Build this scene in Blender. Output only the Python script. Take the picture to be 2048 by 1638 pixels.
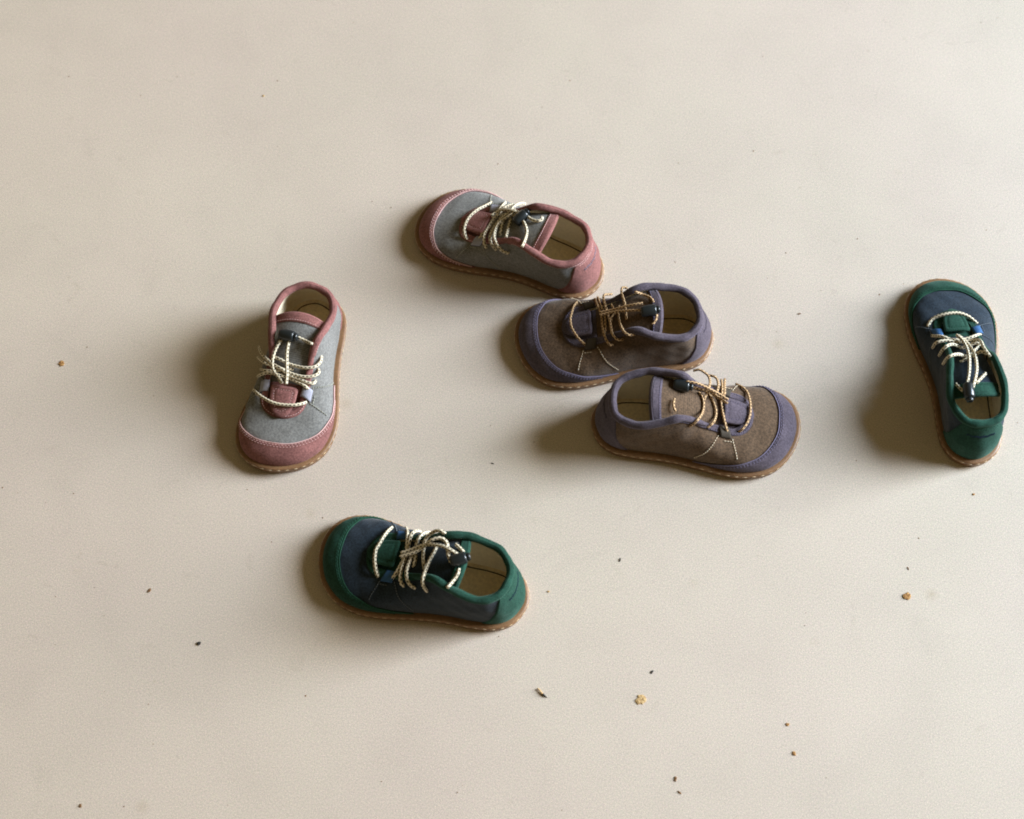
import bpy, bmesh, math, random
import numpy as np
from mathutils import Vector, noise

for o in list(bpy.data.objects):
    bpy.data.objects.remove(o)
SC = bpy.context.scene
C = SC.collection
R = math.radians

# ------------------------------------------------------------------ camera, world, window light, added cool lamp, exposure
PITCH, FPX, DIST = 64.5, 4100.0, 1.57
cam_d = bpy.data.cameras.new("camera")
cam = bpy.data.objects.new("camera", cam_d)
C.objects.link(cam)
SC.camera = cam
cam_d.sensor_width = 36.0
cam_d.lens = FPX / 2048.0 * 36.0
cam_d.clip_start, cam_d.clip_end = 0.05, 60.0
cam.location = (0.0, -DIST * math.cos(R(PITCH)), DIST * math.sin(R(PITCH)))
cam.rotation_euler = (R(90.0 - PITCH), 0, 0)
cam_d.dof.use_dof = True
cam_d.dof.focus_distance = DIST - 0.03
cam_d.dof.aperture_fstop = 7.0

W = bpy.data.worlds.new("World")
SC.world = W
W.use_nodes = True
bg = W.node_tree.nodes["Background"]
bg.inputs[0].default_value = (1.0, 0.78, 0.38, 1)
bg.inputs[1].default_value = 0.185

def area(name, loc, target, sx, sy, power, color):
    d = bpy.data.lights.new(name, 'AREA')
    d.shape = 'RECTANGLE'; d.size, d.size_y = sx, sy
    d.energy = power; d.color = color
    o = bpy.data.objects.new(name, d); C.objects.link(o)
    o.location = loc
    v = Vector(target) - Vector(loc)
    o.rotation_euler = v.to_track_quat('-Z', 'Y').to_euler()
    return o
area("right_side_light", (6.20, 1.10, 2.76), (0.05, 0.0, 0.0), 2.9, 4.7, 1530.0, (0.945, 0.955, 0.955))  # daylight from the large window on the right
area("right_side_light", (1.55, 0.28, 0.85), (0.15, 0.0, 0.0), 0.6, 0.7, 22.0, (0.22, 0.58, 1.0))  # added cool lamp, not a second window; tints the right edge blue

vs = SC.view_settings
vs.view_transform = 'Standard'; vs.look = 'None'; vs.exposure = 0.0; vs.gamma = 1.0
SC.render.filter_size = 1.7
SC.cycles.filter_width = 1.9
SC.cycles.use_denoising = True
SC.cycles.denoiser = 'OPENIMAGEDENOISE'
SC.cycles.denoising_input_passes = 'RGB_ALBEDO_NORMAL'
SC.cycles.denoising_prefilter = 'ACCURATE'
SC.cycles.max_bounces = 10
SC.cycles.diffuse_bounces = 8

# ------------------------------------------------------------------ materials
def newmat(name):
    m = bpy.data.materials.new(name); m.use_nodes = True
    nt = m.node_tree
    b = nt.nodes["Principled BSDF"]
    return m, nt, b
def N(nt, t, **kw):
    n = nt.nodes.new(t)
    for k, v in kw.items():
        if k in n.inputs: n.inputs[k].default_value = v
        else: setattr(n, k, v)
    return n
def ramp(nt, fac, stops):
    r = nt.nodes.new('ShaderNodeValToRGB')
    cr = r.color_ramp
    while len(cr.elements) < len(stops): cr.elements.new(0.5)
    for e, (p, c) in zip(cr.elements, stops):
        e.position = p
        e.color = (c[0], c[1], c[2], 1) if hasattr(c, '__len__') else (c, c, c, 1)
    nt.links.new(fac, r.inputs[0])
    return r.outputs[0]
def mixc(nt, fac, a, b, mode='MIX'):
    n = nt.nodes.new('ShaderNodeMix'); n.data_type = 'RGBA'; n.blend_type = mode
    for i, v in ((0, fac), (6, a), (7, b)):
        if hasattr(v, 'is_output'): nt.links.new(v, n.inputs[i])
        elif i == 0: n.inputs[0].default_value = v
        else: n.inputs[i].default_value = (v[0], v[1], v[2], 1)
    return n.outputs[2]
def coord(nt, kind='Object'):
    return nt.nodes.new('ShaderNodeTexCoord').outputs[kind]
def noi(nt, co, scale, detail=3.0, rough=0.55, dist=0.0):
    n = N(nt, 'ShaderNodeTexNoise', Scale=scale, Detail=detail, Roughness=rough, Distortion=dist)
    nt.links.new(co, n.inputs['Vector'])
    return n.outputs['Fac']
def bump(nt, b, h, strength, dist):
    n = N(nt, 'ShaderNodeBump', Strength=strength, Distance=dist)
    nt.links.new(h, n.inputs['Height']); nt.links.new(n.outputs[0], b.inputs['Normal'])
def sc(c, k): return tuple(min(1, x * k) for x in c)

def suede(name, col, sheen=0.45):
    m, nt, b = newmat(name)
    co = coord(nt)
    big = noi(nt, co, 45, 3)
    fine = noi(nt, co, 760, 2, 0.7)
    c1 = ramp(nt, big, [(0.3, sc(col, 0.80)), (0.7, sc(col, 1.18))])
    f = ramp(nt, fine, [(0.30, 0.62), (0.70, 1.38)])  # suede speckle, strengthened in the colour to imitate film grain
    cc = mixc(nt, 1.0, c1, f, 'MULTIPLY')
    wear = ramp(nt, noi(nt, co, 75, 6, 0.72, 0.6), [(0.56, 0.0), (0.74, 0.42)])
    cc = mixc(nt, wear, cc, tuple(min(0.8, x * 1.35 + 0.035) for x in col))
    rub = ramp(nt, noi(nt, co, 28, 4, 0.6, 1.5), [(0.58, 0.0), (0.70, 0.38)])
    cc = mixc(nt, rub, cc, sc(col, 0.58))
    nt.links.new(cc, b.inputs['Base Color'])
    b.inputs['Roughness'].default_value = 0.95
    b.inputs['Specular IOR Level'].default_value = 0.15
    b.inputs['Sheen Weight'].default_value = sheen
    b.inputs['Sheen Roughness'].default_value = 0.45
    b.inputs['Sheen Tint'].default_value = (*sc([x ** 0.5 for x in col], 1.1), 1)
    h = noi(nt, co, 900, 3, 0.7)
    bump(nt, b, h, 0.55, 0.0006)
    return m
def canvas(name, col, col2, sheen=0.15):
    m, nt, b = newmat(name)
    uv = coord(nt, 'UV')
    co = coord(nt)
    mp = N(nt, 'ShaderNodeMapping'); mp.inputs['Scale'].default_value = (1, 1, 1)
    nt.links.new(uv, mp.inputs['Vector'])
    w1 = N(nt, 'ShaderNodeTexWave', wave_type='BANDS', bands_direction='X', Scale=0.31, Distortion=1.2, Detail=2.0)
    w1.inputs['Detail Scale'].default_value = 2.0
    w2 = N(nt, 'ShaderNodeTexWave', wave_type='BANDS', bands_direction='Y', Scale=0.31, Distortion=1.2, Detail=2.0)
    nt.links.new(mp.outputs[0], w1.inputs['Vector']); nt.links.new(mp.outputs[0], w2.inputs['Vector'])
    wv = N(nt, 'ShaderNodeMath', operation='MULTIPLY')
    nt.links.new(w1.outputs['Fac'], wv.inputs[0]); nt.links.new(w2.outputs['Fac'], wv.inputs[1])
    fine = noi(nt, co, 640, 3, 0.75)
    mx = N(nt, 'ShaderNodeMath', operation='MULTIPLY_ADD'); mx.inputs[1].default_value = 0.35
    nt.links.new(wv.outputs[0], mx.inputs[0]); nt.links.new(fine, mx.inputs[2])
    c = ramp(nt, mx.outputs[0], [(0.44, col2), (0.74, col)])
    big = ramp(nt, noi(nt, co, 35, 3), [(0.3, 0.88), (0.7, 1.1)])
    c = mixc(nt, 1.0, c, big, 'MULTIPLY')
    nt.links.new(c, b.inputs['Base Color'])
    b.inputs['Roughness'].default_value = 0.92
    b.inputs['Specular IOR Level'].default_value = 0.15
    b.inputs['Sheen Weight'].default_value = sheen
    bump(nt, b, mx.outputs[0], 0.5, 0.0005)
    return m
def plain(name, col, rough=0.7, spec=0.3, vary=0.12, nscale=400, bmp=0.2):
    m, nt, b = newmat(name)
    co = coord(nt)
    f = ramp(nt, noi(nt, co, nscale, 3, 0.6), [(0.3, 1 - vary), (0.7, 1 + vary)])
    c = mixc(nt, 1.0, col, f, 'MULTIPLY')
    nt.links.new(c, b.inputs['Base Color'])
    b.inputs['Roughness'].default_value = rough
    b.inputs['Specular IOR Level'].default_value = spec
    if bmp: bump(nt, b, noi(nt, co, nscale * 2, 2), bmp, 0.0004)
    return m
def cord(name, base, dark, dot_thr=0.0):
    """braided cord: UV x runs along the cord in mm, y round it"""
    m, nt, b = newmat(name)
    uv = coord(nt, 'UV')
    sep = N(nt, 'ShaderNodeSeparateXYZ'); nt.links.new(uv, sep.inputs[0])
    # row of flecks: offset alternate rows
    u = N(nt, 'ShaderNodeMath', operation='MULTIPLY'); u.inputs[1].default_value = 1 / 2.9
    nt.links.new(sep.outputs[0], u.inputs[0])
    v = N(nt, 'ShaderNodeMath', operation='MULTIPLY'); v.inputs[1].default_value = 4.0
    nt.links.new(sep.outputs[1], v.inputs[0])
    vf = N(nt, 'ShaderNodeMath', operation='FLOOR'); nt.links.new(v.outputs[0], vf.inputs[0])
    off = N(nt, 'ShaderNodeMath', operation='MULTIPLY_ADD'); off.inputs[1].default_value = 0.5
    nt.links.new(vf.outputs[0], off.inputs[0]); nt.links.new(u.outputs[0], off.inputs[2])
    fu = N(nt, 'ShaderNodeMath', operation='FRACT'); nt.links.new(off.outputs[0], fu.inputs[0])
    fv = N(nt, 'ShaderNodeMath', operation='FRACT'); nt.links.new(v.outputs[0], fv.inputs[0])
    du = N(nt, 'ShaderNodeMath', operation='SUBTRACT'); du.inputs[1].default_value = 0.5; nt.links.new(fu.outputs[0], du.inputs[0])
    dv = N(nt, 'ShaderNodeMath', operation='SUBTRACT'); dv.inputs[1].default_value = 0.5; nt.links.new(fv.outputs[0], dv.inputs[0])
    a = N(nt, 'ShaderNodeMath', operation='POWER'); a.inputs[1].default_value = 2; nt.links.new(du.outputs[0], a.inputs[0])
    c_ = N(nt, 'ShaderNodeMath', operation='POWER'); c_.inputs[1].default_value = 2; nt.links.new(dv.outputs[0], c_.inputs[0])
    s = N(nt, 'ShaderNodeMath', operation='ADD'); nt.links.new(a.outputs[0], s.inputs[0]); nt.links.new(c_.outputs[0], s.inputs[1])
    k = ramp(nt, s.outputs[0], [(0.065 + dot_thr, 1.0), (0.10 + dot_thr, 0.0)])
    col = mixc(nt, k, base, dark)
    nt.links.new(col, b.inputs['Base Color'])
    b.inputs['Roughness'].default_value = 0.8
    b.inputs['Specular IOR Level'].default_value = 0.2
    bump(nt, b, noi(nt, coord(nt), 1600, 2), 0.4, 0.0004)
    return m
def rubber(name):
    m, nt, b = newmat(name)
    co = coord(nt)
    f = noi(nt, co, 60, 4)
    c = ramp(nt, f, [(0.3, (0.165, 0.086, 0.040)), (0.7, (0.235, 0.128, 0.062))])
    g = ramp(nt, noi(nt, co, 1000, 2, 0.7), [(0.3, 0.75), (0.7, 1.25)])
    nt.links.new(mixc(nt, 1.0, c, g, 'MULTIPLY'), b.inputs['Base Color'])
    b.inputs['Roughness'].default_value = 0.42
    b.inputs['Specular IOR Level'].default_value = 0.4
    b.inputs['Subsurface Weight'].default_value = 0.15
    b.inputs['Subsurface Radius'].default_value = (0.004, 0.002, 0.001)
    b.inputs['Subsurface Scale'].default_value = 1.0
    return m

M = {}
M['rubber'] = rubber('gum_rubber')
M['lining'] = plain('lining_leather', (0.74, 0.65, 0.48), 0.8, 0.2, 0.08)
M['insole'] = plain('insole_leather', (0.66, 0.53, 0.31), 0.8, 0.2, 0.16, 500)
M['gap_dark'] = plain('dark_brown_gap', (0.05, 0.035, 0.02), 0.9, 0.1)
M['black'] = plain('black_plastic', (0.012, 0.016, 0.018), 0.28, 0.5, 0.05, 200, 0)
M['cream_thread'] = plain('cream_thread', (0.62, 0.55, 0.42), 0.9, 0.1)
M['sole_thread'] = plain('waxed_thread', (0.58, 0.44, 0.28), 0.7, 0.2, 0.3, 90)
M['cream_cord'] = cord('cream_flecked_cord', (0.68, 0.60, 0.45), (0.035, 0.03, 0.025))
M['tan_cord'] = cord('tan_flecked_cord', (0.56, 0.37, 0.20), (0.05, 0.03, 0.02), 0.03)

PAL = {
 'pink': dict(suede=suede('pink_suede', (0.210, 0.092, 0.084), 0.25), canvas=canvas('grey_canvas', (0.245, 0.240, 0.228), (0.11, 0.108, 0.103)),
              webbing=plain('grey_webbing', (0.30, 0.30, 0.36), 0.8), thread=plain('pink_thread', (0.62, 0.40, 0.38), 0.9, 0.1),
              cord=M['cream_cord'], seam=plain('seam_grey_thread', (0.36, 0.36, 0.30), 0.9, 0.1), logo=plain('grey_lilac_thread', (0.27, 0.25, 0.32), 0.9, 0.1)),
 'purple': dict(suede=suede('purple_suede', (0.080, 0.065, 0.082)), canvas=canvas('brown_canvas', (0.160, 0.100, 0.060), (0.050, 0.033, 0.021)),
              webbing=plain('brown_webbing', (0.045, 0.035, 0.025), 0.8), thread=plain('lilac_thread', (0.17, 0.15, 0.22), 0.9, 0.1),
              cord=M['tan_cord'], seam=plain('cream_seam_thread', (0.66, 0.56, 0.42), 0.9, 0.1), logo=plain('dark_violet_thread', (0.085, 0.072, 0.10), 0.9, 0.1)),
 'green': dict(suede=suede('green_suede', (0.014, 0.049, 0.034)), canvas=canvas('navy_canvas', (0.024, 0.039, 0.058), (0.007, 0.013, 0.020)),
              webbing=plain('blue_webbing', (0.025, 0.085, 0.20), 0.8), thread=plain('green_thread', (0.024, 0.080, 0.050), 0.9, 0.1),
              cord=M['cream_cord'], seam=plain('dim_seam_thread', (0.13, 0.15, 0.17), 0.9, 0.1), logo=plain('navy_thread', (0.012, 0.016, 0.05), 0.9, 0.1)),
}

def floor_mat():
    m, nt, b = newmat('painted_concrete')
    co = coord(nt)
    base = (0.600, 0.515, 0.434)
    big = noi(nt, co, 2.6, 4, 0.55)
    c = ramp(nt, big, [(0.25, sc(base, 0.94)), (0.75, sc(base, 1.06))])
    mid = ramp(nt, noi(nt, co, 16, 4, 0.6, 0.4), [(0.2, 0.95), (0.5, 1.0), (0.8, 1.035)])
    c = mixc(nt, 1.0, c, mid, 'MULTIPLY')
    # pale pinkish / greenish cast varying slowly over the paint
    tint = ramp(nt, noi(nt, co, 4.2, 2), [(0.3, (1.0, 0.985, 0.99)), (0.7, (0.985, 1.0, 0.975))])
    c = mixc(nt, 1.0, c, tint, 'MULTIPLY')
    # faint grey scuffs
    sc1 = ramp(nt, noi(nt, co, 7, 7, 0.75, 1.0), [(0.60, 0.0), (0.78, 0.35)])
    c = mixc(nt, sc1, c, (0.40, 0.35, 0.29))
    # brownish small stains
    vor = N(nt, 'ShaderNodeTexVoronoi', Scale=14.0); nt.links.new(co, vor.inputs['Vector'])
    st = ramp(nt, vor.outputs['Distance'], [(0.02, 0.30), (0.09, 0.0)])
    c = mixc(nt, st, c, (0.42, 0.33, 0.22))
    # small rubbed smudges and faint pock marks
    sm = ramp(nt, noi(nt, co, 46, 5, 0.7, 1.2), [(0.62, 0.0), (0.78, 0.36)])
    c = mixc(nt, sm, c, (0.37, 0.31, 0.24))
    v2 = N(nt, 'ShaderNodeTexVoronoi', Scale=60.0); nt.links.new(co, v2.inputs['Vector'])
    vk = ramp(nt, v2.outputs['Color'], [(0.80, 0.0), (0.86, 1.0)])
    pk = ramp(nt, v2.outputs['Distance'], [(0.03, 0.26), (0.10, 0.0)])
    pm = N(nt, 'ShaderNodeMath', operation='MULTIPLY'); nt.links.new(vk, pm.inputs[0]); nt.links.new(pk, pm.inputs[1])
    c = mixc(nt, pm.outputs[0], c, (0.36, 0.28, 0.18))
    # film grain imitated by fine speckle in the floor colour, three channels so that it is not pure grey
    for s, lo, hi in ((900, 0.88, 1.12), (1500, 0.68, 1.32)):
        n = N(nt, 'ShaderNodeTexNoise', Scale=s, Detail=2.0, Roughness=0.7)
        nt.links.new(co, n.inputs['Vector'])
        g = ramp(nt, n.outputs['Fac'], [(0.3, lo), (0.7, hi)])
        c = mixc(nt, 1.0, c, g, 'MULTIPLY')
        chroma = mixc(nt, 0.16, (1, 1, 1), n.outputs['Color'])
        c = mixc(nt, 1.0, c, chroma, 'MULTIPLY')
    nt.links.new(c, b.inputs['Base Color'])
    r = ramp(nt, noi(nt, co, 9, 4), [(0.3, 0.50), (0.7, 0.62)])
    nt.links.new(r, b.inputs['Roughness'])
    b.inputs['Specular IOR Level'].default_value = 0.35
    bump(nt, b, noi(nt, co, 420, 4, 0.7), 0.02, 0.0004)
    return m
M['floor'] = floor_mat()

# ------------------------------------------------------------------ helpers
def link(name, verts, faces, mat, parent=None, uvs=None, smooth=True, mirror=1):
    me = bpy.data.meshes.new(name)
    v = np.asarray(verts, float).copy()
    v[:, 1] *= mirror
    if mirror < 0: faces = [tuple(reversed(f)) for f in faces]
    me.from_pydata((v / 1000.0).tolist(), [], [tuple(int(i) for i in f) for f in faces])
    if uvs is not None:
        l = me.uv_layers.new(name='UVMap')
        idx = np.zeros(len(me.loops), int); me.loops.foreach_get('vertex_index', idx)
        l.data.foreach_set('uv', np.asarray(uvs, float)[idx].ravel())
    me.materials.append(mat)
    if smooth: me.polygons.foreach_set('use_smooth', [True] * len(me.polygons))
    me.update()
    o = bpy.data.objects.new(name, me); C.objects.link(o)
    if parent: o.parent = parent
    return o
def grid_faces(n, m, wrap=False, base=0):
    """n rows (first index) by m columns; wrap joins the last row with the first"""
    f = []
    for i in range(n if wrap else n - 1):
        j = (i + 1) % n
        for k in range(m - 1):
            f.append((base + i * m + k, base + j * m + k, base + j * m + k + 1, base + i * m + k + 1))
    return f
def catmull(K, u, closed=True):
    K = np.asarray(K, float); u = np.asarray(u, float)
    n = len(K)
    i = np.floor(u).astype(int); t = (u - i)
    t = t.reshape(t.shape + (1,) * (K.ndim - 1))
    def g(j):
        return K[j % n] if closed else K[np.clip(j, 0, n - 1)]
    p0, p1, p2, p3 = g(i - 1), g(i), g(i + 1), g(i + 2)
    return 0.5 * (2 * p1 + (p2 - p0) * t + (2 * p0 - 5 * p1 + 4 * p2 - p3) * t ** 2 + (3 * p1 - p0 - 3 * p2 + p3) * t ** 3)
def resample(pts, step):
    pts = np.asarray(pts, float)
    d = np.r_[0, np.cumsum(np.linalg.norm(np.diff(pts, axis=0), axis=1))]
    n = max(2, int(d[-1] / step) + 1)
    s = np.linspace(0, d[-1], n)
    return np.stack([np.interp(s, d, pts[:, k]) for k in range(3)], 1)
def tube(pts, rad, seg=8, closed=False, cap=True):
    pts = np.asarray(pts, float); n = len(pts)
    rad = np.broadcast_to(np.asarray(rad, float), (n,))
    if closed: tan = np.roll(pts, -1, 0) - np.roll(pts, 1, 0)
    else: tan = np.gradient(pts, axis=0)
    tan /= np.linalg.norm(tan, axis=1)[:, None] + 1e-9
    nrm = np.zeros_like(pts)
    a = np.array([0, 0, 1.0]) if abs(tan[0][2]) < 0.9 else np.array([1.0, 0, 0])
    for i in range(n):
        a = a - tan[i] * (a @ tan[i]); a /= np.linalg.norm(a) + 1e-9
        nrm[i] = a
    bi = np.cross(tan, nrm)
    th = np.linspace(0, 2 * math.pi, seg + 1)
    V = pts[:, None] + rad[:, None, None] * (np.cos(th)[None, :, None] * nrm[:, None] + np.sin(th)[None, :, None] * bi[:, None])
    arc = np.r_[0, np.cumsum(np.linalg.norm(np.diff(pts, axis=0), axis=1))]
    UV = np.stack(np.broadcast_arrays(arc[:, None], (np.arange(seg + 1) / seg)[None]), -1).reshape(-1, 2)
    f = grid_faces(n, seg + 1, closed)
    V = V.reshape(-1, 3)
    if cap and not closed:
        f.append(tuple(range(seg)))
        f.append(tuple((n - 1) * (seg + 1) + k for k in reversed(range(seg))))
    return V, f, UV
class Bag:
    def __init__(s): s.v, s.f, s.u, s.n = [], [], [], 0
    def add(s, V, F, UV=None):
        V = np.asarray(V, float)
        s.v.append(V); s.f += [tuple(i + s.n for i in f) for f in F]
        s.u.append(UV if UV is not None else np.zeros((len(V), 2))); s.n += len(V)
    def link(s, name, mat, parent, mirror=1, smooth=True):
        return link(name, np.concatenate(s.v), s.f, mat, parent, np.concatenate(s.u), smooth, mirror)
def smooth_line(ctrl, n=12):
    """Catmull-Rom polyline through control points (open)"""
    ctrl = np.asarray(ctrl, float)
    u = np.linspace(0, len(ctrl) - 1, (len(ctrl) - 1) * n + 1)
    u[-1] -= 1e-6
    K = np.vstack([2 * ctrl[0] - ctrl[1], ctrl, 2 * ctrl[-1] - ctrl[-2]])
    return catmull(K, u + 1, closed=False)

# ------------------------------------------------------------------ the shoe's form (mm, x heel to toe, +y lateral, z up)
#  key: lateral P(x,y)  medial P(x,y)  top x, top half width, top z | o1 h1 o2 dz2 | lateral cap t, medial cap t | trim width t | tube radius
KEYS = [
 ((156, -6), (156, -6),    112.0, 0.0, 25.0, 1.0, 12.5, 20, -1.5, .52, .52, .125, 0.8),
 ((153.5, 9),  (153, -20), 111.6, 5.0, 25.1, 1.0, 12.5, 19, -1.5, .50, .49, .125, 0.8),
 ((146, 23), (144.5, -30.5), 109.3, 9.7, 25.6, 1.2, 12.5, 16, -2, .46, .42, .130, 0.8),
 ((133, 33.5),  (131, -36), 105.0, 12.5, 27.4, 1.6, 13, 13, -3, .38, .29, .130, 0.8),
 ((116, 37.5), (115, -36.3), 97.0, 13.7, 31.6, 2.0, 14.5, 10, -5, .27, .13, .130, 0.9),
 ((99, 36.3),  (98, -33.3),  86.0, 14.3, 38.2, 2.0, 16, 8, -6, .13, .02, .125, 1.3),
 ((81, 32.5),  (81, -28.8),  74.5, 15.2, 45.6, 2.0, 18, 6, -8, .02, .0, .12, 2.2),
 ((65, 29.5), (65, -25.6), 63.0, 17.5, 54.0, 2.0, 19, 4, -12, .0, .0, .11, 2.8),
 ((49, 27.8), (49, -24.6), 50.0, 20.8, 52.0, 2.0, 18, 2.5, -13, .0, .0, .10, 2.9),
 ((33, 27),  (33, -25),    36.5, 21.8, 48.5, 2.2, 17, 2.2, -13, .0, .0, .10, 2.9),
 ((17, 24),  (17, -23),    24.5, 18.7, 46.8, 3.0, 15, 3.2, -12, .0, .0, .10, 2.9),
 ((5.5, 15.5), (5.5, -15), 16.5, 11.2, 46.5, 3.4, 15, 4.0, -13, .0, .0, .10, 2.9),
 ((0, 0),    (0, 0),       14.0, 0.0, 47.0, 3.6, 15, 5.0, -14, .0, .0, .10, 2.9),
]
NK = len(KEYS)                       # u: 0 toe, 0..12 lateral to heel (12), 12..24 medial back to toe (24 = 0)
U = 2 * (NK - 1)
def ring(fl, fm):
    return np.array([fl(k) for k in KEYS] + [fm(k) for k in KEYS[-2:0:-1]], float)
def cshift(x): return -3.2 * np.clip((x - 20) / 90.0, 0, 1)
OUT = ring(lambda k: k[0], lambda k: k[1])
TOP = ring(lambda k: (k[2], k[3] + cshift(k[2]), k[4]), lambda k: (k[2], -k[3] + cshift(k[2]), k[4]))
CTL = ring(lambda k: k[5:9], lambda k: k[5:9])
CAPT = ring(lambda k: k[9], lambda k: k[10])
TRIMT = ring(lambda k: k[11], lambda k: k[11])
TUBR = ring(lambda k: k[12], lambda k: k[12])
def outline(u, inset=0.0):
    p = catmull(OUT, u)
    d = catmull(OUT, u + 0.03) - catmull(OUT, u - 0.03)
    d /= np.linalg.norm(d, axis=-1, keepdims=True) + 1e-9
    n = np.stack([d[..., 1], -d[..., 0]], -1)      # toe -> lateral -> heel runs anticlockwise from above: outward is right of travel
    return p + n * (-inset), n
_x = outline(np.array([6.0]))[1]
OUT_SIGN = 1.0 if _x[0][1] > 0 else -1.0
def outline_in(u, inset):
    p, n = outline(u)
    n = n * OUT_SIGN
    return p - n * inset, n
FEATHER = 4.0
ZS = 7.2
def base_surf(u, t):
    p, n = outline_in(u, FEATHER)
    T = catmull(TOP, u); c = catmull(CTL, u)
    P = np.concatenate([p, np.full(p.shape[:-1] + (1,), ZS)], -1)
    n3 = np.concatenate([n, np.zeros(n.shape[:-1] + (1,))], -1)
    z = np.zeros_like(P); z[..., 2] = 1
    C1 = P + n3 * c[..., 0:1] + z * c[..., 1:2]
    C2 = T + n3 * c[..., 2:3] + z * c[..., 3:4]
    t = t[..., None]
    return P * (1 - t) ** 3 + 3 * C1 * t * (1 - t) ** 2 + 3 * C2 * t * t * (1 - t) + T * t ** 3
def wrinkle(P, seed):
    """soft creases of worn cloth: zero at sole and top line is left to the caller"""
    x, y, z = P[..., 0], P[..., 1], P[..., 2]
    s = seed * 1.7
    w = 0.45 * np.sin(x * 0.16 + z * 0.10 + s) * np.sin(z * 0.21 - x * 0.05 + y * 0.06 + s * 2)
    w += 0.28 * np.sin(x * 0.37 - z * 0.22 + y * 0.15 + s * 3) * np.sin(y * 0.23 + z * 0.3 + s)
    w += 0.35 * np.exp(-((x - 108 + 0.35 * np.abs(y)) / 4.0) ** 2) * np.clip((np.abs(y) - 12) / 10, 0, 1) * -1.6
    return w
def surf(u, t, off=0.0, seed=1.0):
    u = np.asarray(u, float); t = np.asarray(t, float)
    u, t = np.broadcast_arrays(u, t)
    e = 0.02
    P = base_surf(u, t)
    du = base_surf(u + e, t) - base_surf(u - e, t)
    dt = base_surf(u, np.clip(t + e, 0, 1)) - base_surf(u, np.clip(t - e, 0, 1))
    n = np.cross(du, dt)
    n /= np.linalg.norm(n, axis=-1, keepdims=True) + 1e-9
    n *= NSIGN
    k = np.sin(np.clip(t, 0, 1) * math.pi)
    return P + n * (np.asarray(off)[..., None] + (wrinkle(P, seed) * k)[..., None])
NSIGN = 1.0
_a = surf(np.array([6.0]), np.array([0.3]), 0.0)
_b = surf(np.array([6.0]), np.array([0.3]), np.array([5.0]))
if _b[0][1] < _a[0][1]: NSIGN = -1.0
T_IS_OUT = True

def surf_uv(u, t):
    return np.stack([np.asarray(u) * 14.0, np.asarray(t) * 55.0], -1)
def patch(name, u0, u1, tlo, thi, nu, nt, off, mat, parent, mirror, seed, wrap=False, skirt=True, base_off=0.0):
    """strip of the upper between t curves tlo(u), thi(u); raised by off with a rolled edge"""
    us = np.linspace(u0, u1, nu, endpoint=not wrap)
    rows_t, rows_o = [], []
    r = np.linspace(0, 1, nt)
    for q in r: rows_t.append(q); rows_o.append(off)
    if skirt:
        rows_t = [-0.0] + rows_t + [1.0]; rows_o = [base_off - 0.3] + rows_o + [base_off - 0.3]
        rows_o[1] = off * 0.75; rows_o[-2] = off * 0.75
    q = np.array(rows_t)[None, :]; o = np.array(rows_o)[None, :]
    lo = tlo(us)[:, None]; hi = thi(us)[:, None]
    t = lo + (hi - lo) * q
    uu = np.broadcast_to(us[:, None], t.shape)
    oo = np.broadcast_to(o, t.shape)
    P = surf(uu, t, oo, seed)
    return link(name, P.reshape(-1, 3), grid_faces(len(us), t.shape[1], wrap), mat, parent, surf_uv(uu, t).reshape(-1, 2), True, mirror)
def stitches(curve, name, mat, parent, mirror, pitch=2.0, length=1.3, rad=0.33):
    """a row of single stitches laid along a polyline"""
    pts = resample(curve, 0.5)
    per = max(2, int(round(pitch / 0.5))); ln = max(1, int(round(length / 0.5)))
    B = Bag()
    for i in range(0, len(pts) - ln, per):
        a, b = pts[i], pts[i + ln]
        m = (a + b) / 2
        V, F, UV = tube(np.array([a, m, b]), [rad * .5, rad, rad * .5], 5)
        B.add(V, F, UV)
    return B
def const(v): return lambda u: np.full(np.shape(u), float(v))
def keyed(arr, lo=0.0): return lambda u: np.maximum(catmull(arr, u), lo)

def mm(p): return np.asarray(p, float)

# tongue: stations (x, centre z, half width, edge drop)
TNG = np.array([(121, 19.5, 9, 1.0), (112, 22.3, 11.5, 2.0), (103, 26.8, 12.8, 2.5), (92, 33.6, 13.2, 3.0), (80, 41.3, 14.2, 3.6),
                (68, 48.6, 16, 4.5), (57, 53.6, 18, 6.0), (50, 55.8, 19, 7.0), (45.5, 57.0, 18.5, 7.2)])
TSHIFT = 0.0
def tongue_pt(a, b, off=0.0):
    """a station index 0..8, b -1..1 across"""
    s = catmull(TNG, np.clip(np.asarray(a, float), 0, 7.9999), closed=False)
    b = np.asarray(b, float)
    w = np.clip((np.asarray(a, float) - 3.5) / 4.5, 0, 1) * TSHIFT
    x = s[..., 0] - w + 2.5 * b * b * np.clip((np.asarray(a) - 5) / 3, 0, 1)
    y = s[..., 2] * b + cshift(s[..., 0])
    z = s[..., 1] - 0.6 * np.maximum(w, 0) - s[..., 3] * np.abs(b) ** 2.2
    return np.stack(np.broadcast_arrays(x, y, z + off), -1)

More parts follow.
